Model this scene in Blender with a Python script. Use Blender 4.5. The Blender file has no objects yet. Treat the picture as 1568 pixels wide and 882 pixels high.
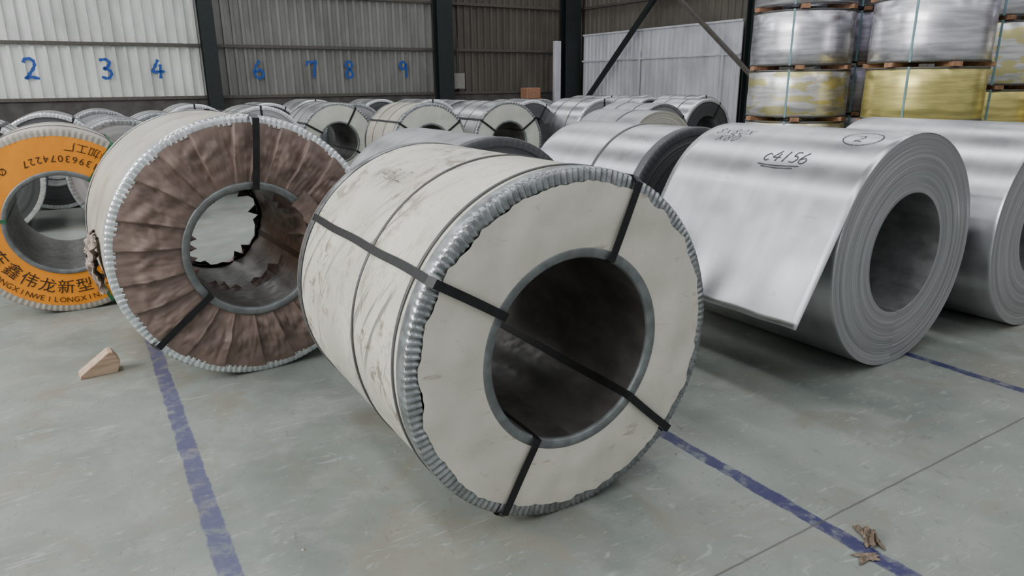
import bpy, math, random
from mathutils import Matrix, Vector, noise
random.seed(7)
TH=math.radians(31.374)
PI=math.pi
scene=bpy.context.scene
def link(o):
    scene.collection.objects.link(o); return o
def b2w(u,w,z=0): return Vector((u*math.cos(TH)-w*math.sin(TH),u*math.sin(TH)+w*math.cos(TH),z))

# ------------------------------------------------------------------ materials
class M:
    def __init__(s,name):
        s.m=bpy.data.materials.new(name); s.m.use_nodes=True
        s.t=s.m.node_tree; s.b=s.t.nodes['Principled BSDF']; s.l=s.t.links
        s._tc=None
    def n(s,typ,**k):
        q=s.t.nodes.new(typ)
        for a,b in k.items(): setattr(q,a,b)
        return q
    def put(s,sock,v):
        if isinstance(v,bpy.types.NodeSocket): s.l.new(v,sock)
        elif isinstance(v,(tuple,list)) and len(v)==3 and sock.type=='RGBA': sock.default_value=(*v,1)
        else: sock.default_value=v
    @property
    def obj(s):
        if not s._tc: s._tc=s.n('ShaderNodeTexCoord')
        return s._tc.outputs['Object']
    def xyz(s,v=None):
        q=s.n('ShaderNodeSeparateXYZ'); s.put(q.inputs[0],v or s.obj); return q.outputs
    def comb(s,a,b,c):
        q=s.n('ShaderNodeCombineXYZ')
        for i,v in enumerate((a,b,c)): s.put(q.inputs[i],v)
        return q.outputs[0]
    def math(s,op,a,b=0.0,c=None,clamp=False):
        q=s.n('ShaderNodeMath',operation=op,use_clamp=clamp); s.put(q.inputs[0],a); s.put(q.inputs[1],b)
        if c is not None: s.put(q.inputs[2],c)
        return q.outputs[0]
    def noise(s,vec,scale=5,detail=4,rough=.55,dist=0):
        q=s.n('ShaderNodeTexNoise'); s.put(q.inputs['Vector'],vec); q.inputs['Scale'].default_value=scale
        q.inputs['Detail'].default_value=detail; q.inputs['Roughness'].default_value=rough; q.inputs['Distortion'].default_value=dist
        return q.outputs[0]
    def vec(s,v,sc):
        q=s.n('ShaderNodeVectorMath',operation='MULTIPLY'); s.put(q.inputs[0],v); q.inputs[1].default_value=sc; return q.outputs[0]
    def ramp(s,f,a,b,ca=0.0,cb=1.0):
        q=s.n('ShaderNodeMapRange'); q.interpolation_type='SMOOTHSTEP'; s.put(q.inputs[0],f)
        for i,v in zip((1,2,3,4),(a,b,ca,cb)): q.inputs[i].default_value=v
        return q.outputs[0]
    def mix(s,f,a,b,mode='MIX'):
        q=s.n('ShaderNodeMix',data_type='RGBA',blend_type=mode); s.put(q.inputs[0],f); s.put(q.inputs[6],a); s.put(q.inputs[7],b); return q.outputs[2]
    def col(s,v): s.put(s.b.inputs['Base Color'],v)
    def rough(s,v): s.put(s.b.inputs['Roughness'],v)
    def metal(s,v): s.put(s.b.inputs['Metallic'],v)
    def bump(s,h,strength=.3,dist=.01):
        q=s.n('ShaderNodeBump'); q.inputs['Strength'].default_value=strength; q.inputs['Distance'].default_value=dist
        s.put(q.inputs['Height'],h); s.l.new(q.outputs[0],s.b.inputs['Normal'])
    def cyl(s):
        x,y,z=s.xyz()
        r=s.math('SQRT',s.math('ADD',s.math('MULTIPLY',x,x),s.math('MULTIPLY',z,z)))
        a=s.math('ARCTAN2',x,z)
        return a,y,r

def simple(name,c,rough=.6,metal=0,var=.15,scale=12,bump=.0):
    m=M(name); n=m.noise(m.obj,scale,5)
    f=m.ramp(n,.3,.7)
    m.col(m.mix(f,tuple(x*(1-var) for x in c),tuple(min(1,x*(1+var)) for x in c)))
    m.rough(rough); m.metal(metal)
    if bump: m.bump(n,bump)
    return m.m

def steel_body(name,c=(.62,.63,.65),r0=.27,r1=.35,streak=.08):
    m=M(name); a,y,r=m.cyl()
    v=m.comb(m.math('MULTIPLY',a,.35),m.math('MULTIPLY',y,7),0.0)
    n1=m.noise(v,1.6,3); n2=m.noise(m.vec(m.obj,(1,1,1)),2.2,2)
    n3=m.noise(m.obj,9,3)
    f=m.math('ADD',m.math('MULTIPLY',n1,.6),m.math('MULTIPLY',n2,.4))
    col=m.mix(m.ramp(f,.35,.65),tuple(x*(1-streak) for x in c),tuple(min(1,x*(1+streak)) for x in c))
    sm=m.noise(m.comb(m.math('MULTIPLY',a,5),m.math('MULTIPLY',y,2.2),m.math('MULTIPLY',r,1.0)),1.3,6,.7,.5)
    col=m.mix(m.ramp(sm,.60,.74,0,.5),col,tuple(x*.45 for x in c))
    m.col(col)
    m.metal(.95); m.rough(m.ramp(m.math('ADD',m.math('MULTIPLY',n2,.6),m.math('MULTIPLY',n3,.4)),.3,.7,r0,r1))
    m.bump(m.math('ADD',n2,m.math('MULTIPLY',n1,.35)),.06,.012)
    return m.m
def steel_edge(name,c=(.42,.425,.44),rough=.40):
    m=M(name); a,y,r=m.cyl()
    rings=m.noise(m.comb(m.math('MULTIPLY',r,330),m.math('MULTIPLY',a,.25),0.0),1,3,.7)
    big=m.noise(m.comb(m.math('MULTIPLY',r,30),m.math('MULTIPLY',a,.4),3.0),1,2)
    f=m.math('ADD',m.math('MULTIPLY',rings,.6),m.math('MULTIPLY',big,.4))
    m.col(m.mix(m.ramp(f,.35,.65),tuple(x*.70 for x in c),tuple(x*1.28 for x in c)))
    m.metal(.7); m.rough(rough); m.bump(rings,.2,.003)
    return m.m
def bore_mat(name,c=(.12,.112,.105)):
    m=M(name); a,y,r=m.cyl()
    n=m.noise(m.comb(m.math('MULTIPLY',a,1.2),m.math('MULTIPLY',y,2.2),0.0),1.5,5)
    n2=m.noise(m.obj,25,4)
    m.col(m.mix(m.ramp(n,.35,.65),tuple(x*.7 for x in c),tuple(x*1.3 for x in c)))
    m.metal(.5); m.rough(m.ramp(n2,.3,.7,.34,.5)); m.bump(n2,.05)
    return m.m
def wrap_mat(name,c,dirt=1.0,stain=(.16,.11,.07)):
    m=M(name); a,y,r=m.cyl()
    base=m.noise(m.obj,3,6,.6)
    col=m.mix(m.ramp(base,.3,.7),tuple(x*.82 for x in c),tuple(x*1.07 for x in c))
    col=m.mix(m.ramp(m.noise(m.obj,12,6,.75),.47,.65,0,.5*dirt),col,(.30,.275,.22))
    sv=m.comb(m.math('ADD',m.math('MULTIPLY',a,4),m.math('MULTIPLY',y,9)),m.math('ADD',m.math('MULTIPLY',y,26),m.math('MULTIPLY',a,9)),m.math('MULTIPLY',r,4))
    s=m.noise(sv,1.0,3,.6,.3)
    gate=m.ramp(m.noise(m.obj,2.6,2),.42,.58)
    sf=m.math('MULTIPLY',m.ramp(s,.60,.66),gate)
    col=m.mix(m.math('MULTIPLY',sf,.75*dirt,clamp=True),col,(.09,.085,.075))
    sv2=m.comb(m.math('MULTIPLY',a,3),m.math('MULTIPLY',y,60),9.0)
    s2=m.math('MULTIPLY',m.ramp(m.noise(sv2,1.0,2,.5),.60,.66),m.ramp(m.noise(m.obj,4.1,2),.46,.58))
    col=m.mix(m.math('MULTIPLY',s2,.6*dirt,clamp=True),col,(.13,.12,.11))
    st=m.noise(m.obj,8,7,.72,.8)
    gate2=m.ramp(m.noise(m.vec(m.obj,(1.3,1.3,1.3)),1.9,1),.42,.58)
    col=m.mix(m.math('MULTIPLY',m.math('MULTIPLY',m.ramp(st,.53,.61),gate2),.75*dirt,clamp=True),col,stain)
    m.col(col); m.rough(m.ramp(base,.3,.7,.34,.5))
    m.bump(m.noise(m.obj,9,5),.22,.01)
    return m.m
def face_wrap(name,c,stain=.6):
    m=M(name); n=m.noise(m.obj,4,6,.6); n2=m.noise(m.vec(m.obj,(1,1,5)),5,5,.7)
    col=m.mix(m.ramp(n,.3,.7),tuple(x*.88 for x in c),tuple(min(1,x*1.06) for x in c))
    col=m.mix(m.math('MULTIPLY',m.ramp(n2,.61,.69),stain),col,(.2,.15,.09))
    n3=m.noise(m.vec(m.obj,(1,1,2.5)),9,6,.8,1.2)
    col=m.mix(m.math('MULTIPLY',m.ramp(n3,.58,.70),stain*.8),col,(.27,.25,.21))
    m.col(col); m.rough(.5); m.bump(m.noise(m.obj,8,4),.28,.015)
    return m.m
def burlap(name,c,fine=420):
    m=M(name); a,y,r=m.cyl()
    w1=m.math('SINE',m.math('MULTIPLY',a,900)); w2=m.math('SINE',m.math('MULTIPLY',r,fine*2.5))
    wv=m.math('MULTIPLY',w1,w2)
    n=m.noise(m.obj,5,6,.65); n2=m.noise(m.comb(m.math('MULTIPLY',a,22),m.math('MULTIPLY',r,5),0.0),1,4)
    f=m.math('ADD',m.math('MULTIPLY',n,.6),m.math('MULTIPLY',n2,.4))
    col=m.mix(m.ramp(f,.36,.64),tuple(x*.8 for x in c),tuple(x*1.2 for x in c))
    col=m.mix(m.ramp(m.noise(m.obj,22,5,.7),.58,.72,0,.35),col,(.42,.36,.32))
    col=m.mix(m.ramp(wv,-1,1,.0,.22),col,tuple(x*.5 for x in c))
    m.col(col); m.rough(.5); m.bump(m.math('ADD',n2,m.math('MULTIPLY',wv,.1)),.25,.010)
    return m.m

mats=dict(
 steel=steel_body('galvanised_sheet'),
 steel2=steel_body('galvanised_sheet_dull',(.46,.47,.49),.33,.45,.12),
 edge=steel_edge('coil_winding_edges'),
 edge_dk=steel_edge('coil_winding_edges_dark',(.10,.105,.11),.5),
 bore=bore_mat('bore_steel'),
 bore_lt=bore_mat('bore_steel_bare',(.24,.24,.245)),
 crimp=simple('crimped_edge_guard',(.33,.35,.36),.33,.85,.3,30),
 crimp_lt=simple('crimped_edge_guard_bright',(.72,.76,.78),.30,.75,.2,30),
 ring=simple('inner_ring_steel',(.20,.215,.22),.45,.5,.2,20),
 strap=simple('steel_strapping_black',(.014,.014,.016),.45,.3,.3,30),
 strap_g=simple('strapping_green',(.02,.12,.05),.5,0,.2,30),
 cream=wrap_mat('cream_wrapper_body',(.62,.605,.52)),
 cream_face=face_wrap('cream_wrapper_face',(.68,.65,.57),.5),
 white_face=face_wrap('white_wrapper_face',(.54,.55,.49),.2),
 tan=wrap_mat('tan_wrapper_body',(.46,.43,.37),.5),
 burlap=burlap('brown_woven_wrap',(.215,.152,.128)),
 orange=face_wrap('orange_label_board',(.95,.32,.015),.1),
 ink=simple('black_ink',(.03,.02,.015),.6),
 marker=simple('marker_ink',(.04,.04,.05),.5),
 sealing=simple('dark_sealing_band',(.10,.10,.10),.5,.4),
)
ML=lambda *k:[mats[x] for x in k]

# ------------------------------------------------------------------ mesh helpers
def mesh_obj(name,verts,faces,matl,fm=None,smooth=True,parent=None):
    me=bpy.data.meshes.new(name); me.from_pydata([tuple(v) for v in verts],[],faces)
    for m in matl: me.materials.append(m)
    if fm: me.polygons.foreach_set('material_index',fm)
    me.polygons.foreach_set('use_smooth',[smooth]*len(me.polygons)); me.update()
    o=link(bpy.data.objects.new(name,me))
    if parent: o.parent=parent
    return o
def empty(name,u,w,z,yaw=0):
    e=link(bpy.data.objects.new(name,None)); e.location=b2w(u,w,z); e.rotation_euler=(0,0,TH+yaw); e.empty_display_size=.2
    return e
def lathe(name,strips,matl,parent,seg=160,disp=None,a0=0,a1=2*PI):
    V=[];F=[];FM=[]
    full=abs(a1-a0-2*PI)<1e-6; cols=seg if full else seg+1
    for si,(mi,pr) in enumerate(strips):
        base=len(V); n=len(pr)
        for i in range(cols):
            a=a0+(a1-a0)*i/seg
            for j,(y,r) in enumerate(pr):
                if disp: y2,r2=disp(si,a,j/(n-1),y,r)
                else: y2,r2=y,r
                V.append((r2*math.cos(a),y2,r2*math.sin(a)))
        for i in range(seg):
            i2=(i+1)%cols
            for j in range(n-1):
                F.append((base+i*n+j,base+i2*n+j,base+i2*n+j+1,base+i*n+j+1)); FM.append(mi)
    return mesh_obj(name,V,F,matl,FM,True,parent)
def lin(a,b,n): return [(a[0]+(b[0]-a[0])*i/n,a[1]+(b[1]-a[1])*i/n) for i in range(n+1)]
def box(name,c,s,mat,parent=None,rot=None):
    x,y,z=[k/2 for k in s]; b=min(x,y,z)*.12
    import bmesh
    bm=bmesh.new(); bmesh.ops.create_cube(bm,size=1); bmesh.ops.scale(bm,vec=s,verts=bm.verts)
    bmesh.ops.bevel(bm,geom=list(bm.edges),offset=b,segments=1,affect='EDGES')
    if rot: bm.transform(rot)
    bmesh.ops.translate(bm,vec=c,verts=bm.verts)
    me=bpy.data.meshes.new(name); bm.to_mesh(me); bm.free(); me.materials.append(mat)
    o=link(bpy.data.objects.new(name,me)); 
    if parent: o.parent=parent
    return o
def join(name,objs):
    for o in bpy.data.objects: o.select_set(False)
    for o in objs: o.select_set(True)
    bpy.context.view_layer.objects.active=objs[0]; bpy.ops.object.join(); objs[0].name=name; return objs[0]
def strap(name,ang,path,width,mat,parent,wob=.0):
    a=math.radians(ang); V=[];F=[]
    P=[]
    for (p,q) in zip(path,path[1:]):
        k=max(1,int(math.hypot(p[0]-q[0],p[1]-q[1])/.06))
        P+= [(p[0]+(q[0]-p[0])*i/k,p[1]+(q[1]-p[1])*i/k) for i in range(k)]
    P.append(path[-1])
    for i,(y,r) in enumerate(P):
        aa=a+wob*math.sin(i*.8)
        t=Vector((-math.sin(aa),0,math.cos(aa))); c=Vector((r*math.cos(aa),y,r*math.sin(aa)))
        V+= [c-t*width/2, c+t*width/2]
    for i in range(len(P)-1): F.append((2*i,2*i+1,2*i+3,2*i+2))
    o=mesh_obj(name,V,F,[mat],None,False,parent)
    s=o.modifiers.new('thick','SOLIDIFY'); s.thickness=.002; s.offset=0
    return o
def ribbon(strokes,width,mapper):
    V=[];F=[]
    for st in strokes:
        P=[]
        pts=[st[0]]+list(st)+[st[-1]]
        for i in range(1,len(pts)-2):
            p0,p1,p2,p3=[Vector(q) for q in pts[i-1:i+3]]
            for k in range(6):
                t=k/6; P.append(.5*((2*p1)+(-p0+p2)*t+(2*p0-5*p1+4*p2-p3)*t*t+(-p0+3*p1-3*p2+p3)*t**3))
        P.append(Vector(st[-1]))
        b=len(V)
        for i,p in enumerate(P):
            d=(P[min(i+1,len(P)-1)]-P[max(i-1,0)])
            d=d.normalized() if d.length>1e-9 else Vector((1,0))
            n=Vector((-d.y,d.x))*width/2*(1+.2*math.sin(i*1.3))
            V+= [mapper(p+n),mapper(p-n)]
        for i in range(len(P)-1): F.append((b+2*i,b+2*i+1,b+2*i+3,b+2*i+2))
    return V,F
GL={'2':[[(.05,.8),(.2,.97),(.6,.98),(.8,.8),(.7,.55),(.35,.25),(.05,.03),(.4,.1),(1,.02)]],
'3':[[(.1,.95),(.6,.98),(.85,.8),(.6,.58),(.35,.52),(.8,.42),(.85,.2),(.55,.02),(.1,.1)]],
'4':[[(.55,1),(.3,.7),(.02,.36),(.5,.36),(1,.38)],[(.68,.75),(.64,.4),(.6,0)]],
'5':[[(.8,.98),(.3,.95),(.25,.6),(.6,.6),(.85,.35),(.6,.05),(.1,.08)]],
'6':[[(.6,1),(.25,.65),(.08,.3),(.3,.02),(.75,.05),(.88,.3),(.6,.48),(.15,.32)]],
'7':[[(0,.72),(.08,.93),(.5,.9),(.9,.95),(.68,.5),(.6,0)]],
'8':[[(.5,.55),(.15,.75),(.4,.98),(.8,.85),(.7,.6),(.25,.35),(.2,.1),(.55,.0),(.85,.2),(.6,.45),(.45,.57)]],
'9':[[(.85,.8),(.5,.98),(.15,.85),(.2,.58),(.6,.55),(.85,.8),(.88,.45),(.8,0)]],
'c':[[(.8,.55),(.4,.66),(.1,.32),(.4,.02),(.85,.12)]],'1':[[(.5,1),(.45,.5),(.4,0)]],
'x':[[(.1,.8),(.5,.4),(.9,.05)],[(.9,.85),(.5,.45),(.1,.0)]],'0':[[(.5,.98),(.15,.7),(.2,.15),(.6,.02),(.85,.4),(.75,.85),(.5,.98)]]}
def write(txt,x0,y0,h,adv,slant=0):
    S=[]
    for i,ch in enumerate(txt):
        for st in GL.get(ch,[]): S.append([(x0+i*adv+p[0]*h*.62+slant*p[1]*h,y0+p[1]*h) for p in st])
    return S

# ------------------------------------------------------------------ coil builder
def crimp_ring(root,R,wid,mat,teeth,band=.06,amp=.006,y0=0.0,side=1,k=6,rag=0.0):
    """fluted corner guard folded over the coil shoulder"""
    seg=teeth*k
    def disp(si,a,t,y,r):
        ph=math.sin(a*teeth+1.2*noise.noise(Vector((math.cos(a)*3,math.sin(a)*3,0))))
        ph=math.copysign(abs(ph)**.6,ph)
        irr=.8+.6*noise.noise(Vector((math.cos(a)*9,math.sin(a)*9,2)))
        edge=max(0,(t-.35)/.65)**.6
        y2=y-side*(.5+.5*ph)*amp*edge*irr
        r2=r+ph*amp*.10*(1 if t>.35 else 0)
        if t>.98: r2+=rag*noise.noise(Vector((math.cos(a)*14,math.sin(a)*14,5)))
        return y2,r2
    s=side
    pr=[(y0+s*band,R+.002),(y0+s*band*.6,R+.003),(y0+s*.012,R+.003),(y0+s*.003,R),(y0-s*.002,R-.006),(y0-s*.004,R-wid*.5),(y0-s*.004,R-wid)]
    return lathe('crimped_edge_guard',[(0,pr)],[mat],root,seg,disp)
def straps_on(root,angs,R,r,L,mat,width=.03,face=.016):
    for i,a in enumerate(angs):
        path=[(L*.98,r-.002),(0.02,r-.002),(-face,r+.002),(-face,r+.03),(-face+.002,R-.01),(-.002,R+.007),(.03,R+.008),(L-.03,R+.008),(L+.008,R-.01),(L+.008,r),(L*.98,r-.002)]
        strap('strap_%d'%(i+1),a,path,width,mat,root,0.003)
def wrapped(name,u,w,R,r,L,yaw=0,body='cream',face='cream_face',crimp='crimp',teeth=120,angs=(66,148,241,317),rw=.035,cw=.045,seams=(.43,),strapm='strap',sw=.03,seg=200,faceamp=.004,rag=.0,camp=.006,sface=.016):
    e=empty(name,u,w,R,yaw)
    ri=r-rw
    def disp(si,a,t,y,rr):
        if si==0:
            n=noise.noise(Vector((math.cos(a)*2.2,math.sin(a)*2.2,y*3)))
            return y,rr+.0025*n
        if si==1:
            n=noise.noise(Vector((math.cos(a)*rr*7,math.sin(a)*rr*7,1)))
            rr2=rr
            if t<.02: rr2+=rag*noise.noise(Vector((math.cos(a)*6,math.sin(a)*6,9)))+rag*.5*noise.noise(Vector((math.cos(a)*19,math.sin(a)*19,4)))
            return y-faceamp*(n+.3)*math.sin(PI*min(1,max(0,t)))-(camp*.9 if rag else 0),rr2
        return y,rr
    o=[(0,lin((.0,R-.001),(L,R-.001),24)),(1,lin((-.006,R-cw+.004),(-.006,r-.004),14)),
       (1,lin((L+.004,R),(L+.004,r),4)),(2,lin((-.008,ri),(L,ri),6)),(3,[(-.004,r+.003),(-.014,r),(-.016,r-.006),(-.016,ri+.005),(-.010,ri),(.0,ri-.001)]),
       (3,[(L+.006,r),(L+.012,r-.005),(L+.012,ri+.004),(L,ri)])]
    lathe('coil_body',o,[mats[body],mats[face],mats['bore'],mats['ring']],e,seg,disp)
    crimp_ring(e,R,cw,mats[crimp],teeth,amp=camp)
    crimp_ring(e,R,cw,mats[crimp],max(60,teeth//2),y0=L,side=-1)
    for i,s in enumerate(seams):
        lathe('binding_band_%d'%(i+1),[(0,[(s,R),(s,R+.004),(s+.014,R+.004),(s+.014,R)])],ML('sealing'),e,128)
    straps_on(e,angs,R,ri,L,mats[strapm],sw,sface)
    return e
def bare(name,u,w,R,r,L,yaw=0,body='steel',edge='edge',angs=(),seams=(),seg=180,rings=60,crimp=None):
    e=empty(name,u,w,R,yaw)
    rnd=random.Random(int(u*100+w*7))
    fp=[(0,R-.0015)]
    for i in range(rings):
        t=(i+1)/(rings+1); fp.append((rnd.uniform(-.0016,.0016)+(.003*math.sin(t*9)),R-(R-r-.004)*t))
    fp.append((0,r+.002))
    o=[(0,[(.002,R-.001),(.004,R)]+lin((.02,R),(L-.004,R),16)+[(L,R-.001)]),(1,[(.002,R-.001)]+fp+[(.004,r)]),
       (2,lin((.002,r),(L,r),6)),(1,lin((L,R-.001),(L,r),4)),(2,[(L*.55,r),(L*.55,r-.012),(L*.60,r-.012),(L*.60,r)])]
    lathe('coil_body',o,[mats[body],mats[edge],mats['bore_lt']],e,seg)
    if crimp: crimp_ring(e,R,.05,mats[crimp],90,k=4)
    for i,s in enumerate(seams):
        lathe('binding_band_%d'%(i+1),[(0,[(s,R),(s,R+.004),(s+.022,R+.004),(s+.022,R)])],ML('sealing'),e,128)
    if angs: straps_on(e,angs,R,r,L,mats['strap'],.03,.008)
    return e

# ---- A: cream coil, foreground
A=wrapped('cream_wrapped_steel_coil',1.34,1.80,.62,.36,1.22,-.01,seams=(.085,.47,),teeth=165,seg=480,cw=.048,faceamp=.010,rag=.016,camp=.009,sface=.029)
def cyl_write(root,strokes,R,width,mat,yc):
    V,F=ribbon(strokes,width,lambda p:Vector((-R*math.sin(-p.y/R),yc-p.x,R*math.cos(-p.y/R))))
    return mesh_obj('marker_writing',V,F,[mat],None,False,root)
cyl_write(A,write('x45x2',-.2,-.36,.07,.06,.3),.6255,.004,mats['marker'],.75)

# ---- B: brown woven-wrapped coil
def brown_coil():
    R,r,L=.68,.35,1.1
    e=empty('brown_wrapped_steel_coil',.70,3.74,R,.05)
    rnd=random.Random(3)
    edges=[0.0]
    while edges[-1]<2*PI-.2: edges.append(edges[-1]+rnd.uniform(.19,.33))
    edges[-1]=2*PI
    def disp(si,a,t,y,rr):
        if si==1:
            aa=a+.10*(t-.5)*math.sin(a*3)
            aa%=2*PI
            for k in range(len(edges)-1):
                if edges[k]<=aa<edges[k+1]: f=(aa-edges[k])/(edges[k+1]-edges[k]); break
            else: f=0
            saw=(f**1.2)*(1-max(0,(f-.97)/.03))
            n=noise.noise(Vector((math.cos(a)*rr*16,math.sin(a)*rr*16,1)))+.5*noise.noise(Vector((a*24,rr*10,4)))
            cr=abs(noise.noise(Vector((math.cos(a)*rr*11+a,math.sin(a)*rr*11,7))))
            cr2=abs(noise.noise(Vector((math.cos(a)*rr*25,math.sin(a)*rr*25+k,3))))
            return y-.03*saw*(.4+.6*math.sin(PI*t))-.011*n*math.sin(PI*t)-(.034*cr+.014*cr2)*math.sin(PI*t),rr
        if si==0:
            return y,rr+.003*noise.noise(Vector((math.cos(a)*3,math.sin(a)*3,y*4)))
        return y,rr
    ri=.312
    o=[(0,lin((0,R-.001),(L,R-.001),20)),(1,lin((-.004,R-.034),(-.004,r-.004),26)),(1,lin((L,R),(L,r),4)),
       (2,lin((-.01,ri),(L,ri),6)),(3,[(-.004,r+.003),(-.022,r),(-.024,r-.006),(-.024,ri+.005),(-.014,ri),(.0,ri-.001)]),(3,[(L,r),(L+.012,r),(L+.012,ri),(L,ri)])]
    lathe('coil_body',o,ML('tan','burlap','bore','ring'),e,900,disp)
    crimp_ring(e,R,.045,mats['crimp_lt'],150,amp=.008)
    crimp_ring(e,R,.045,mats['crimp_lt'],90,y0=L,side=-1)
    straps_on(e,(84,219,338),R,ri,L,mats['strap'],.034,.052)
    def torn(name,y,base,dep,a0,a1,seed,n=44,yy=-.08):
        q=random.Random(seed); V=[];F=[]
        for i in range(n+1):
            a=math.radians(a0+(a1-a0)*i/n); tip=base-dep*(q.uniform(.1,1.0) if i%2 else q.uniform(0,.35))
            V+= [(base*math.cos(a),y,base*math.sin(a)),((base+tip)/2*math.cos(a),y+yy*.6,(base+tip)/2*math.sin(a)),(tip*math.cos(a),y+yy*q.uniform(.6,1.2),tip*math.sin(a))]
        for i in range(n):
            for j in range(2): F.append((3*i+j,3*i+3+j,3*i+4+j,3*i+1+j))
        mesh_obj(name,V,F,ML('burlap'),None,False,e)
    torn('torn_wrap_back',L,ri,.10,0,360,5,52)
    torn('torn_wrap_side',.04,ri+.01,.075,115,215,6,18,.08)
    torn('torn_wrap_right',.05,ri+.0,.10,-8,55,9,12,.14)
    torn('torn_wrap_bottom',.35,ri,.05,200,330,11,22,.1)
    V=[];F=[];n=12
    for i in range(n+1):
        for j in range(6):
            a=math.radians(0+46*i/n); rr=.30+.10*j/5
            V.append((rr*math.cos(a)+.008*noise.noise(Vector((i*.7,j,3))),-.035-.02*math.sin(j/5*PI)-.018*noise.noise(Vector((i*.9,j*.7,1))),rr*math.sin(a)+(.02*noise.noise(Vector((i*1.9,0,8))) if j==0 else 0)))
    for i in range(n):
        for j in range(5): F.append((i*6+j,i*6+6+j,i*6+7+j,i*6+1+j))
    mesh_obj('wrap_flap',V,F,ML('burlap'),None,True,e)
    V=[];F=[]; n=30;m=16
    for i in range(n+1):
        for j in range(m+1):
            y=.18+.34*i/n; t=j/m
            nn=noise.noise(Vector((i*.33,j*.5,7)))
            V.append((-.690-.035*math.sin(t*PI)+.04*nn,y+.03*nn+.04*noise.noise(Vector((0,j*.6,3))),.10-.26*t*(1+.3*noise.noise(Vector((i*.5,1,1))))+.02*noise.noise(Vector((i*.8,j*.5,2)))))
    for i in range(n):
        for j in range(m): F.append((i*(m+1)+j,(i+1)*(m+1)+j,(i+1)*(m+1)+j+1,i*(m+1)+j+1))
    mesh_obj('loose_cover',V,F,[simple('loose_tan_cover',(.32,.25,.21),.7,0,.3,20,.3)],None,True,e)
    return e
B=brown_coil()

# ---- C: orange faced coil
C=wrapped('orange_faced_steel_coil',-.16,5.55,.62,.35,1.1,0,body='tan',face='orange',crimp='tan',teeth=110,angs=(55,172,289),strapm='strap_g',sw=.022,seg=256,faceamp=.001,rw=.03,cw=.045,seams=(.5,))
def ring_text(root,txt,rho,size,mid,step,outward,mat):
    V=[];F=[]
    n=len(txt); cache={}
    for i,ch in enumerate(txt):
        if ch==' ': continue
        if ch not in cache:
            cu=bpy.data.curves.new('t','FONT'); cu.body=ch; cu.size=1; cu.align_x='CENTER'; cu.resolution_u=3
            ob=link(bpy.data.objects.new('t',cu)); dg=bpy.context.evaluated_depsgraph_get()
            me=bpy.data.meshes.new_from_object(ob.evaluated_get(dg))
            cache[ch]=([v.co.copy() for v in me.vertices],[tuple(p.vertices) for p in me.polygons])
            bpy.data.objects.remove(ob); bpy.data.curves.remove(cu)
            bpy.data.meshes.remove(me)
        off=(i-(n-1)/2)*step
        a=math.radians(mid-off) if outward else math.radians(mid+off)
        er=Vector((math.cos(a),math.sin(a))); 
        up=er if outward else -er; rt=Vector((up.y,-up.x))
        vs,fs=cache[ch]; b=len(V)
        for v in vs:
            p=er*rho+rt*(v.x*size)+up*((v.y-.35)*size)
            V.append((p.x,-.0095,p.y))
        F+=[tuple(b+k for k in f) for f in fs]
    if V: mesh_obj('label_text',V,F,[mat],None,False,root)
ring_text(C,'山东鑫伟龙新型材料有限公司',.445,.105,-84,14,False,mats['ink'])
ring_text(C,'SHANDONGXINWEILONGXINXINGCAILIAO',.535,.052,-98,4.3,False,mats['ink'])
ring_text(C,'电话:13963074227',.43,.064,76,5.4,False,mats['ink'])
ring_text(C,'钢卷加工厂',.515,.07,62,8,False,mats['ink'])
ring_text(C,'Ø610x1200',.46,.06,150,5.5,False,mats['ink'])

# ---- D: bare galvanised coil with loose tail
D=bare('galvanised_steel_coil',3.63,1.96,.62,.32,1.22,.01,rings=90,seg=256)
def tail(root,R,L):
    prof=[]
    for i in range(60):
        a=math.radians(10+(180-29-10)*i/59); prof.append((R*math.cos(a),R*math.sin(a)))
    x0,z0=prof[-1]; d=Vector((-math.sin(math.radians(29)),-math.cos(math.radians(29))))
    for i in range(1,21):
        s=.64*i/20; prof.append((x0+d.x*s-.012*(i/20)**3,z0+d.y*s+.006*math.sin(i/20*PI)))
    V=[];F=[];ny=30
    for j in range(ny+1):
        y=-.001+(L+.002)*j/ny
        for i,(x,z) in enumerate(prof):
            t=max(0,(i-60)/20); dz=.006*math.sin(j*.9)*t+.01*noise.noise(Vector((j*.2,0,i*.1)))*t
            V.append((x+dz,y,z))
    n=len(prof)
    for j in range(ny):
        for i in range(n-1): F.append((j*n+i,j*n+n+i,j*n+n+i+1,j*n+i+1))
    o=mesh_obj('loose_outer_sheet',V,F,ML('steel'),None,True,root)
    s=o.modifiers.new('thick','SOLIDIFY'); s.thickness=.0015; s.offset=0
tail(D,.6225,1.22)
cyl_write(D,write('c4156',-.10,-.46,.08,.055,.15)+[[(-.11,-.485),(0,-.49),(.15,-.48)],[(-.08,-.50),(.02,-.505),(.12,-.497)]],.6250,.007,mats['marker'],.54)
circ=[(.10*math.cos(t*.35),.08*math.sin(t*.35)-.20) for t in range(20)]
cyl_write(D,write('2',-.03,-.24,.07,.05)+[circ],.6250,.006,mats['marker'],.20)
cyl_write(D,write('8x80x',-.12,-.25,.07,.055,.2)+write('x80',-.06,-.33,.07,.055,.2),.6250,.0055,mats['marker'],1.02)
# ---- E, F, H
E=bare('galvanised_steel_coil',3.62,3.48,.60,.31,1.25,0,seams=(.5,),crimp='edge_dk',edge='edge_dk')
Fc=bare('galvanised_steel_coil',4.97,1.87,.62,.30,1.22,0,rings=80)
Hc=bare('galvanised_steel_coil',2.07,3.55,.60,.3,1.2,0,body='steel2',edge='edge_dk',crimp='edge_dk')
J=bare('galvanised_steel_coil',5.95,6.3,.585,.3,1.1,0,body='steel2',seams=(.4,))
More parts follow.
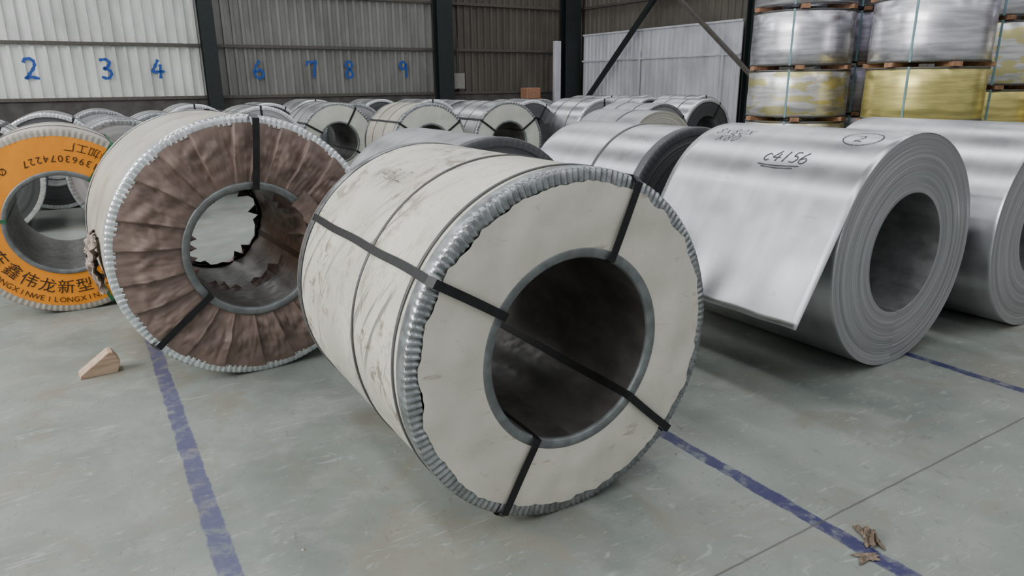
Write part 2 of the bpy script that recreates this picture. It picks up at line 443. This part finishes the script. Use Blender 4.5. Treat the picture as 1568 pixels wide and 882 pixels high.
# ---- background rows
bg_w=[(5.78,9.53),(4.49,9.65),(3.6,11.2)]
for k,(u,w) in enumerate(bg_w):
    wrapped('white_wrapped_steel_coil',u,w,.615,.33,1.15,0,body='steel' if k!=1 else 'tan',face='white_face',crimp='crimp',teeth=80,angs=((35,145,265) if k!=2 else (60,150,330)),rw=.03,seg=96,seams=(.4,.8))
bgs=[(-.95,8.9),(.42,8.7),(-1.9,10.4),(-.3,10.6),(1.0,10.5),(2.3,10.6),(-2.0,12.4),(.35,12.5),(1.7,12.6),(3.0,13.2),(4.4,12.6),(5.8,12.3),
     (7.2,11.0),(8.05,8.5),(8.05,10.0),(9.8,9.2),(8.5,12.6),(9.85,12.0),(9.8,10.7),(1.9,14.4),(4.2,14.4),(5.6,14.4),(7.0,13.4),(11.2,10.6),(11.2,12.4)]
proto={}
for k,(u,w) in enumerate(bgs):
    key=k%3; R=[.60,.585,.61][key]
    if key not in proto:
        e=bare('galvanised_steel_coil',u,w,R,.3,1.15,0,body=['steel','steel2','steel'][key],edge=['edge_dk','edge','edge'][key],crimp=['crimp_lt','crimp','crimp_lt'][key],
               angs=[(60,180,300),(40,150,270),(90,210,330)][key],seams=(.35,.8),seg=96,rings=16)
        proto[key]=e
    else:
        e=empty('galvanised_steel_coil',u,w,R)
        for ch in proto[key].children:
            c=link(ch.copy()); c.parent=e
# ------------------------------------------------------------------ upright stacks
def film(name,c,metal=.7,rough=.35,patch=None):
    m=M(name); x,y,z=m.xyz()
    a=m.math('ARCTAN2',x,y)
    n=m.noise(m.comb(m.math('MULTIPLY',a,2.5),m.math('MULTIPLY',z,2.2),0.0),1.6,2)
    n2=m.noise(m.comb(m.math('MULTIPLY',a,1),m.math('MULTIPLY',z,16),2.0),1.5,3)
    col=m.mix(m.ramp(n2,.35,.65),tuple(k*.78 for k in c),tuple(min(1,k*1.15) for k in c))
    if patch: 
        n3=m.noise(m.comb(m.math('MULTIPLY',a,1.2),m.math('MULTIPLY',z,7),5.0),1.4,2)
        col=m.mix(m.ramp(n3,.50,.56),col,patch)
    m.col(col)
    m.metal(metal); m.rough(m.ramp(n,.3,.7,rough-.06,rough+.06)); m.bump(n,.05,.02)
    return m.m
f_silver=film('silver_film',(.70,.69,.74),.85,.30); f_yellow=film('yellow_film',(.62,.54,.20),.7,.33)
f_mix=film('silver_yellow_film',(.72,.71,.71),.75,.32,(.66,.60,.30)); f_dark=film('dark_film',(.28,.27,.33),.8,.3)
wood=simple('pallet_wood',(.30,.16,.09),.75,0,.3,25,.2)
m=M('chock_wood'); x,y,z=m.xyz(); nn=m.noise(m.vec(m.obj,(4,30,30)),1.5,5)
m.col(m.mix(m.ramp(nn,.3,.7),(.38,.25,.17),(.56,.42,.31))); m.rough(.65); m.bump(nn,.15); chockw=m.m
teal=simple('teal_strapping',(.16,.30,.33),.5)
def stack(u,w,R,layers,rot=0,phase=200):
    e=empty('stacked_steel_coils',u,w,0,rot)
    z=0; k=0
    for (h,mat) in layers:
        V=[];F=[];seg=72;ri=.28
        prof=[(ri,z),(R-.01,z),(R,z+.01),(R+.003,z+h*.3),(R-.002,z+h*.6),(R,z+h-.012),(R-.012,z+h),(ri,z+h)]
        for i in range(seg):
            a=2*PI*i/seg
            for (rr,zz) in prof: V.append((rr*math.cos(a),rr*math.sin(a),zz))
        n=len(prof)
        for i in range(seg):
            for j in range(n): F.append((i*n+j,((i+1)%seg)*n+j,((i+1)%seg)*n+(j+1)%n,i*n+(j+1)%n))
        o=mesh_obj('coil_%d'%(k+1),V,F,[mat],None,True,e)
        V=[];F=[]
        for zz in (z+.002,z+h-.02):
            b=len(V)
            for i in range(seg):
                a=2*PI*i/seg
                for (rr,dz) in ((R+.001,0),(R+.006,.002),(R+.006,.016),(R+.001,.018)): V.append((rr*math.cos(a),rr*math.sin(a),zz+dz))
            for i in range(seg):
                for j in range(3): F.append((b+i*4+j,b+((i+1)%seg)*4+j,b+((i+1)%seg)*4+j+1,b+i*4+j+1))
        mesh_obj('rim_%d'%(k+1),V,F,ML('sealing'),None,True,e)
        for q in range(3):
            a=math.radians(phase+q*120); R2=R+.007
            t=Vector((-math.sin(a),math.cos(a),0)); c=Vector((R2*math.cos(a),R2*math.sin(a),0)); c2=Vector((ri*math.cos(a),ri*math.sin(a),0))
            P=[c2+Vector((0,0,z+h+.003)),c+Vector((0,0,z+h+.003)),c+Vector((0,0,z)),]
            V=[];F=[]
            for p in P: V+=[p-t*.010,p+t*.010]
            F=[(0,1,3,2),(2,3,5,4)]
            mesh_obj('strap_%d_%d'%(k+1,q+1),V,F,[teal],None,False,e)
        z+=h
        if k<len(layers)-1:
            for q in range(6):
                a=math.radians(25+q*60); c=(R*.80*math.cos(a),R*.80*math.sin(a),z+.0225)
                box('spacer_%d_%d'%(k+1,q+1),c,(.30,.09,.045),wood,e,Matrix.Rotation(a+.1,4,'Z'))
            z+=.045
        k+=1
    return e
stack(7.33,5.52,.55,[(.505,f_yellow),(.505,f_mix),(.515,f_mix),(.585,f_silver),(.6,f_silver)],.2,195)
stack(7.52,4.15,.55,[(.505,f_yellow),(.505,f_yellow),(.515,f_yellow),(.605,f_silver),(.6,f_silver)],.5,165)
stack(8.75,5.65,.57,[(.53,f_dark),(.5,f_dark),(.55,f_dark),(.58,f_dark),(.6,f_dark)],.1)
stack(9.75,3.0,.60,[(.65,f_yellow),(.65,f_yellow),(.65,f_mix),(.65,f_dark)],.8)
stack(8.95,4.3,.56,[(.68,f_yellow),(.66,f_yellow),(.66,f_mix),(.6,f_silver)],.3)

# ------------------------------------------------------------------ chock, scraps, debris
def chock():
    e=empty('wooden_chock',-.085,4.19,0,math.radians(5))
    pr=[(-.105,.0),(.075,.0),(.095,.065),(.065,.118),(.045,.120),(-.10,.02)]
    V=[(x,-.05,z) for x,z in pr]+[(x,.05,z) for x,z in pr]; n=len(pr)
    F=[tuple(range(n)),tuple(range(2*n-1,n-1,-1))]+[(i,i+n,(i+1)%n+n,(i+1)%n) for i in range(n)]
    o=mesh_obj('wedge',V,F,[chockw],None,False,e)
    b=o.modifiers.new('b','BEVEL'); b.width=.003; b.segments=2
chock()
scrap_m=simple('dry_brown_paper',(.17,.13,.095),.85,0,.45,60,.3)
def scrap(u,w,s,seed,rot,hh=.9):
    e=empty('crumpled_paper_scrap',u,w,0,rot)
    n=26;V=[];F=[]
    for i in range(n+1):
        for j in range(n+1):
            x=(i/n-.5);y=(j/n-.5); rr=math.hypot(x,y)
            k=1+.9*noise.noise(Vector((math.cos(math.atan2(y,x))*2,math.sin(math.atan2(y,x))*2,seed)))
            h=abs(noise.noise(Vector((x*4,y*4,seed))))*hh+abs(noise.noise(Vector((x*9,y*9,seed+3))))*.35*hh
            V.append((x*s*k+.12*s*noise.noise(Vector((x*5,y*5,seed+8))),y*s*k*.55,.003+h*s*max(0,1-rr*1.5)+.004*abs(noise.noise(Vector((x*20,y*20,1))))))
    for i in range(n):
        for j in range(n): F.append((i*(n+1)+j,(i+1)*(n+1)+j,(i+1)*(n+1)+j+1,i*(n+1)+j+1))
    mesh_obj('scrap',V,F,[scrap_m],None,True,e)
scrap(2.09,1.10,.09,1,.9,1.2); scrap(1.99,1.045,.075,5,-.4,.25)
V=[];F=[]; rq=random.Random(21)
for i in range(46):
    u,w=rq.uniform(-1.2,3.4),rq.uniform(.9,4.6); s=rq.uniform(.003,.008); b=len(V)
    p=b2w(u,w,0)
    for k in range(5):
        a=k*2*PI/5+rq.uniform(-.3,.3); V.append((p.x+s*math.cos(a)*rq.uniform(.7,1.6),p.y+s*math.sin(a),.0005))
    V.append((p.x,p.y,s*.7))
    F+=[(b+k,b+(k+1)%5,b+5) for k in range(5)]
mesh_obj('floor_debris',V,F,[simple('grit',(.34,.31,.25),.8,0,.5,60)],None,False)

# ------------------------------------------------------------------ floor
m=M('painted_concrete_floor')
x,y,z=m.xyz()
big=m.noise(m.obj,.9,5,.6); med=m.noise(m.obj,4,7,.65,.5); fine=m.noise(m.obj,40,5,.7); 
col=m.mix(m.ramp(big,.32,.68),(.165,.188,.172),(.255,.278,.255))
col=m.mix(m.ramp(med,.45,.72,0,.6),col,(.29,.305,.275))
col=m.mix(m.ramp(m.noise(m.obj,1.7,6,.7,1.0),.49,.64,0,.7),col,(.215,.20,.165))
sc=m.noise(m.vec(m.obj,(3,10,1)),2.2,6,.7,1.5)
col=m.mix(m.ramp(sc,.585,.65,0,.5),col,(.34,.40,.375))
sc2=m.noise(m.vec(m.obj,(9,3,1)),2.6,6,.75,2.0)
col=m.mix(m.ramp(sc2,.59,.66,0,.5),col,(.11,.11,.10))
sc3=m.noise(m.vec(m.obj,(2,60,1)),1.5,2,.5,.6)
col=m.mix(m.math('MULTIPLY',m.ramp(sc3,.64,.68),m.ramp(med,.5,.6,0,.5)),col,(.40,.41,.39))
sc4=m.noise(m.obj,13,6,.8,1.0)
col=m.mix(m.ramp(sc4,.60,.68,0,.4),col,(.11,.105,.09))
col=m.mix(m.ramp(fine,.62,.72,0,.4),col,(.09,.09,.08))
wv=m.math('MULTIPLY',m.math('SUBTRACT',m.noise(m.obj,7,4,.7),.5),.035)
wear=m.ramp(m.noise(m.obj,11,6,.75,.5),.34,.54,.35,1.0)
def line_mask(u0,half,w0,w1,k):
    d=m.math('ABSOLUTE',m.math('SUBTRACT',m.math('ADD',x,wv),u0))
    f=m.ramp(d,half*.85,half*1.1,1,0)
    g=m.math('MULTIPLY',m.ramp(y,w0-.1,w0+.05),m.ramp(y,w1-.1,w1+.05,1,0))
    return m.math('MULTIPLY',m.math('MULTIPLY',f,g),m.math('MULTIPLY',wear,k))
for (u0,half,w0,w1,k,c) in [(.20,.037,.2,9,.85,(.07,.07,.16)),(2.02,.034,-1,8,1.0,(.022,.022,.095)),(3.84,.03,-1,8,.95,(.024,.028,.10))]:
    col=m.mix(line_mask(u0,half,w0,w1,k),col,c)
jw=m.math('ADD',y,m.math('MULTIPLY',m.math('SUBTRACT',m.noise(m.obj,14,3),.5),.006))
for j0 in (1.25,6.25,11.25):
    d=m.math('ABSOLUTE',m.math('SUBTRACT',jw,j0)); col=m.mix(m.ramp(d,.002,.006,.75,0),col,(.06,.055,.05))
xw=m.math('ADD',x,m.math('MULTIPLY',m.math('SUBTRACT',m.noise(m.obj,14,3),.5),.006))
for j0 in (-4.2,7.0):
    d=m.math('ABSOLUTE',m.math('SUBTRACT',xw,j0)); col=m.mix(m.ramp(d,.002,.006,.75,0),col,(.06,.055,.05))
m.col(col); m.rough(m.ramp(med,.3,.7,.40,.58)); m.bump(m.math('ADD',med,m.math('MULTIPLY',fine,.4)),.12,.01)
floor_m=m.m
o=mesh_obj('floor',[(-16,-8,0),(19,-8,0),(19,26,0),(-16,26,0)],[(0,1,2,3)],[floor_m],None,False); o.rotation_euler=(0,0,TH)

# ------------------------------------------------------------------ walls
def sheet(name,c,rough=.5,metal=.3,rust=.2):
    m=M(name); x,y,z=m.xyz()
    n=m.noise(m.comb(m.math('MULTIPLY',x,1.5),m.math('MULTIPLY',y,1.5),m.math('MULTIPLY',z,.35)),1.2,6,.65)
    n2=m.noise(m.obj,.45,3)
    f=m.math('ADD',m.math('MULTIPLY',n,.6),m.math('MULTIPLY',n2,.4))
    cc=m.mix(m.ramp(f,.36,.64),tuple(k*.8 for k in c),tuple(min(1,k*1.2) for k in c))
    cc=m.mix(m.ramp(n,.6,.75,0,rust),cc,(.16,.12,.09))
    m.col(cc); m.rough(rough); m.metal(metal); return m.m
w_light=sheet('wall_sheet_light',(.68,.69,.67),.5,.1); w_mid=sheet('wall_sheet_grey',(.22,.22,.205),.5,.1); w_dark=sheet('wall_sheet_dark',(.115,.103,.087),.5,.1)  # back-wall bay tones: sheet colour, plus light fading rightwards put into the colour
w_fence=sheet('wall_sheet_white',(.60,.61,.66),.45,.2,.08)
roof_m=sheet('roof_sheet',(.10,.10,.10),.5,.2)
dark_steel=simple('column_paint_dark',(.016,.022,.022),.55,.2); purlin=simple('purlin_paint',(.10,.09,.08),.6,.3)
brick=simple('plinth_render',(.075,.07,.066),.85,0,.25,3,.2)
def corr(name,p0,p1,z0,z1,mat_fn,pitch=.29,dep=.035,n_in=-1):
    P0=Vector(p0);P1=Vector(p1);d=(P1-P0);Ln=d.length;d.normalize();nr=Vector((d.y,-d.x))*n_in
    s=0;pts=[]
    while s<Ln:
        for a,b in ((0,0),(.60,0),(.66,1),(.94,1)): pts.append((min(s+a*pitch,Ln),b*dep))
        s+=pitch
    pts.append((Ln,0))
    zs=[z0,z1]; V=[];F=[];FM=[];ms=[]
    for s_,h in pts:
        q=P0+d*s_+nr*h
        for zz in zs: V.append((q.x,q.y,zz))
    for i in range(len(pts)-1):
        F.append((2*i,2*i+2,2*i+3,2*i+1)); mm=mat_fn(pts[i][0]); 
        if mm not in ms: ms.append(mm)
        FM.append(ms.index(mm))
    o=mesh_obj(name,V,F,ms,FM,False); o.rotation_euler=(0,0,TH); return o
W=25.0;U=18.6
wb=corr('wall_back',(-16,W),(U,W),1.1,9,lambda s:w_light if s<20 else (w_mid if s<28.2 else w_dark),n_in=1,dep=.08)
wr=corr('wall_right',(U,W),(U,-8),0,9,lambda s:w_dark,n_in=1)
def bbox(name,u0,u1,w0,w1,z0,z1,mat,parent=None):
    o=box(name,((u0+u1)/2,(w0+w1)/2,(z0+z1)/2),(u1-u0,w1-w0,z1-z0),mat)
    o.rotation_euler=(0,0,TH); return o
pl=bbox('wall_plinth',-16,U,W-.12,W+.2,0,1.12,brick)
ps=[bbox('p',-16,U,W-.17,W-.08,z-.05,z+.05,purlin) for z in (1.16,2.73,4.37,6.0,7.6)]
ps+=[bbox('p',U-.12,U-.04,-8,W-.2,z-.05,z+.05,purlin) for z in (4.4,6.0,7.6)]
join('trim_purlins',ps)
def column(u,w,wd,zt=9):
    a=bbox('steel_column',u-wd/2,u+wd/2,w-.20,w-.17,0,zt,dark_steel); b=bbox('q',u-wd/2,u+wd/2,w+.17,w+.20,0,zt,dark_steel); c=bbox('q',u-.02,u+.02,w-.18,w+.18,0,zt,dark_steel)
    d=bbox('q',u-wd/2-.06,u+wd/2+.06,w-.24,w+.24,0,.04,dark_steel)
    join('steel_column',[a,b,c,d])
for u,wd in ((-3.9,.45),(3.96,.42),(12.1,.62),(17.9,.75)): column(u,W-.45,wd)
column(U-.3,15.5,.4)
fp=corr('partition_right',(U-.35,24.1),(U-.35,15.9),0,3.32,lambda s:w_fence,pitch=.23,dep=.03,n_in=1)
fr=[bbox('f',U-.44,U-.385,15.9,24.1,2.3,2.36,w_fence),bbox('f',U-.42,U-.3,15.9,24.1,3.30,3.36,w_fence)]+[bbox('f',U-.46,U-.39,w_-.04,w_+.04,0,2.6,w_fence) for w_ in (16.6,20.6)]
join('partition_rails',fr)
def beam(name,p,q,th,mat):
    P=Vector(p);Q=Vector(q);d=Q-P; rot=d.to_track_quat('Z','Y').to_matrix().to_4x4()
    o=box(name,(P+Q)/2,(th,th,d.length),mat,None,rot); o.rotation_euler=(0,0,TH); return o
beam('diagonal_brace',(17.85,23.8,.42),(17.85,18.13,5.6),.16,dark_steel)
beam('diagonal_brace',(17.6,20.06,5.6),(17.6,14.5,1.35),.12,purlin)
bbox('white_post',16.85,17.15,W-.85,W-.7,0,3.1,w_fence)
eb=[bbox('electrical_box',12.55,12.95,W-.38,W-.18,1.35,1.85,simple('box_grey',(.32,.31,.29),.5)),bbox('q',12.52,12.98,W-.40,W-.37,1.32,1.88,simple('box_door',(.25,.24,.22),.5)),bbox('q',12.73,12.77,W-.28,W-.23,1.85,3.2,purlin)]
join('electrical_box',eb)
ob=[bbox('q',15.35,16.2,W-1.0,W-.4,0,.9,wood),bbox('q',15.45,16.1,W-.95,W-.45,.9,1.32,simple('orange_carton',(.34,.17,.10),.7))]
join('cardboard_carton',ob)
blue=simple('blue_spray_paint',(.012,.07,.33),.6)
for t,uc in (('2',-.82),('3',1.05),('4',2.47),('6',5.47),('7',7.25),('8',8.55),('9',10.6)):
    h=.56
    V,F=ribbon(write(t,uc-.17,2.02-h/2,h,.4),.08,lambda p:Vector((p.x,W-.086,p.y)))
    o=mesh_obj('painted_number',V,F,[blue],None,False); o.rotation_euler=(0,0,TH)

# ceiling, out of view: roof sheets; glowing strips between them added for light and highlights
rl=M('added_roof_glow'); rl.col((.8,.82,.84)); rl.rough(.5)
rl.b.inputs['Emission Color'].default_value=(.96,.98,1,1); rl.b.inputs['Emission Strength'].default_value=5.6
V=[];F=[];FM=[]
edges=[-16]
c0=-15.0
while c0<18: 
    edges+= [c0,c0+1.2]; c0+=6.3
edges.append(18.6)
for e_ in edges: V+=[(e_,-8,9),(e_,26,9)]
for i in range(len(edges)-1): F.append((2*i,2*i+1,2*i+3,2*i+2)); FM.append(i%2)
o=mesh_obj('ceiling',V,F,[roof_m,rl.m],FM,False); o.rotation_euler=(0,0,TH)

# ------------------------------------------------------------------ light
wd=bpy.data.worlds.new('World'); scene.world=wd; wd.use_nodes=True
nt=wd.node_tree; bg=nt.nodes['Background']
bg.inputs[0].default_value=(.64,.65,.66,1); bg.inputs[1].default_value=.65
def area(name,pos,target,sx_,sy_,en,col=(1,1,1)):
    l=bpy.data.lights.new(name,'AREA'); l.shape='RECTANGLE'; l.size=sx_; l.size_y=sy_; l.energy=en; l.color=col
    o=link(bpy.data.objects.new(name,l)); p=b2w(*pos); t=b2w(*target); o.location=p
    o.rotation_euler=(t-p).to_track_quat('-Z','Y').to_euler(); return o
area('daylight_opening_left',(-7,4,5.2),(2.5,3,.3),9,3,1050,(1,.99,.97))
area('daylight_wall_side',(-9,18,7),(-2,24,2),6,4,600,(1,1,1))

cam=bpy.data.cameras.new('camera'); co=link(bpy.data.objects.new('camera',cam)); cam.sensor_width=36; cam.lens=1065.3/1568*36; cam.clip_end=200
co.matrix_world=Matrix.Translation((0,0,1.5))@Matrix.Rotation(math.radians(90-16.402),4,'X')@Matrix.Rotation(math.radians(-.55),4,'Z')
scene.camera=co
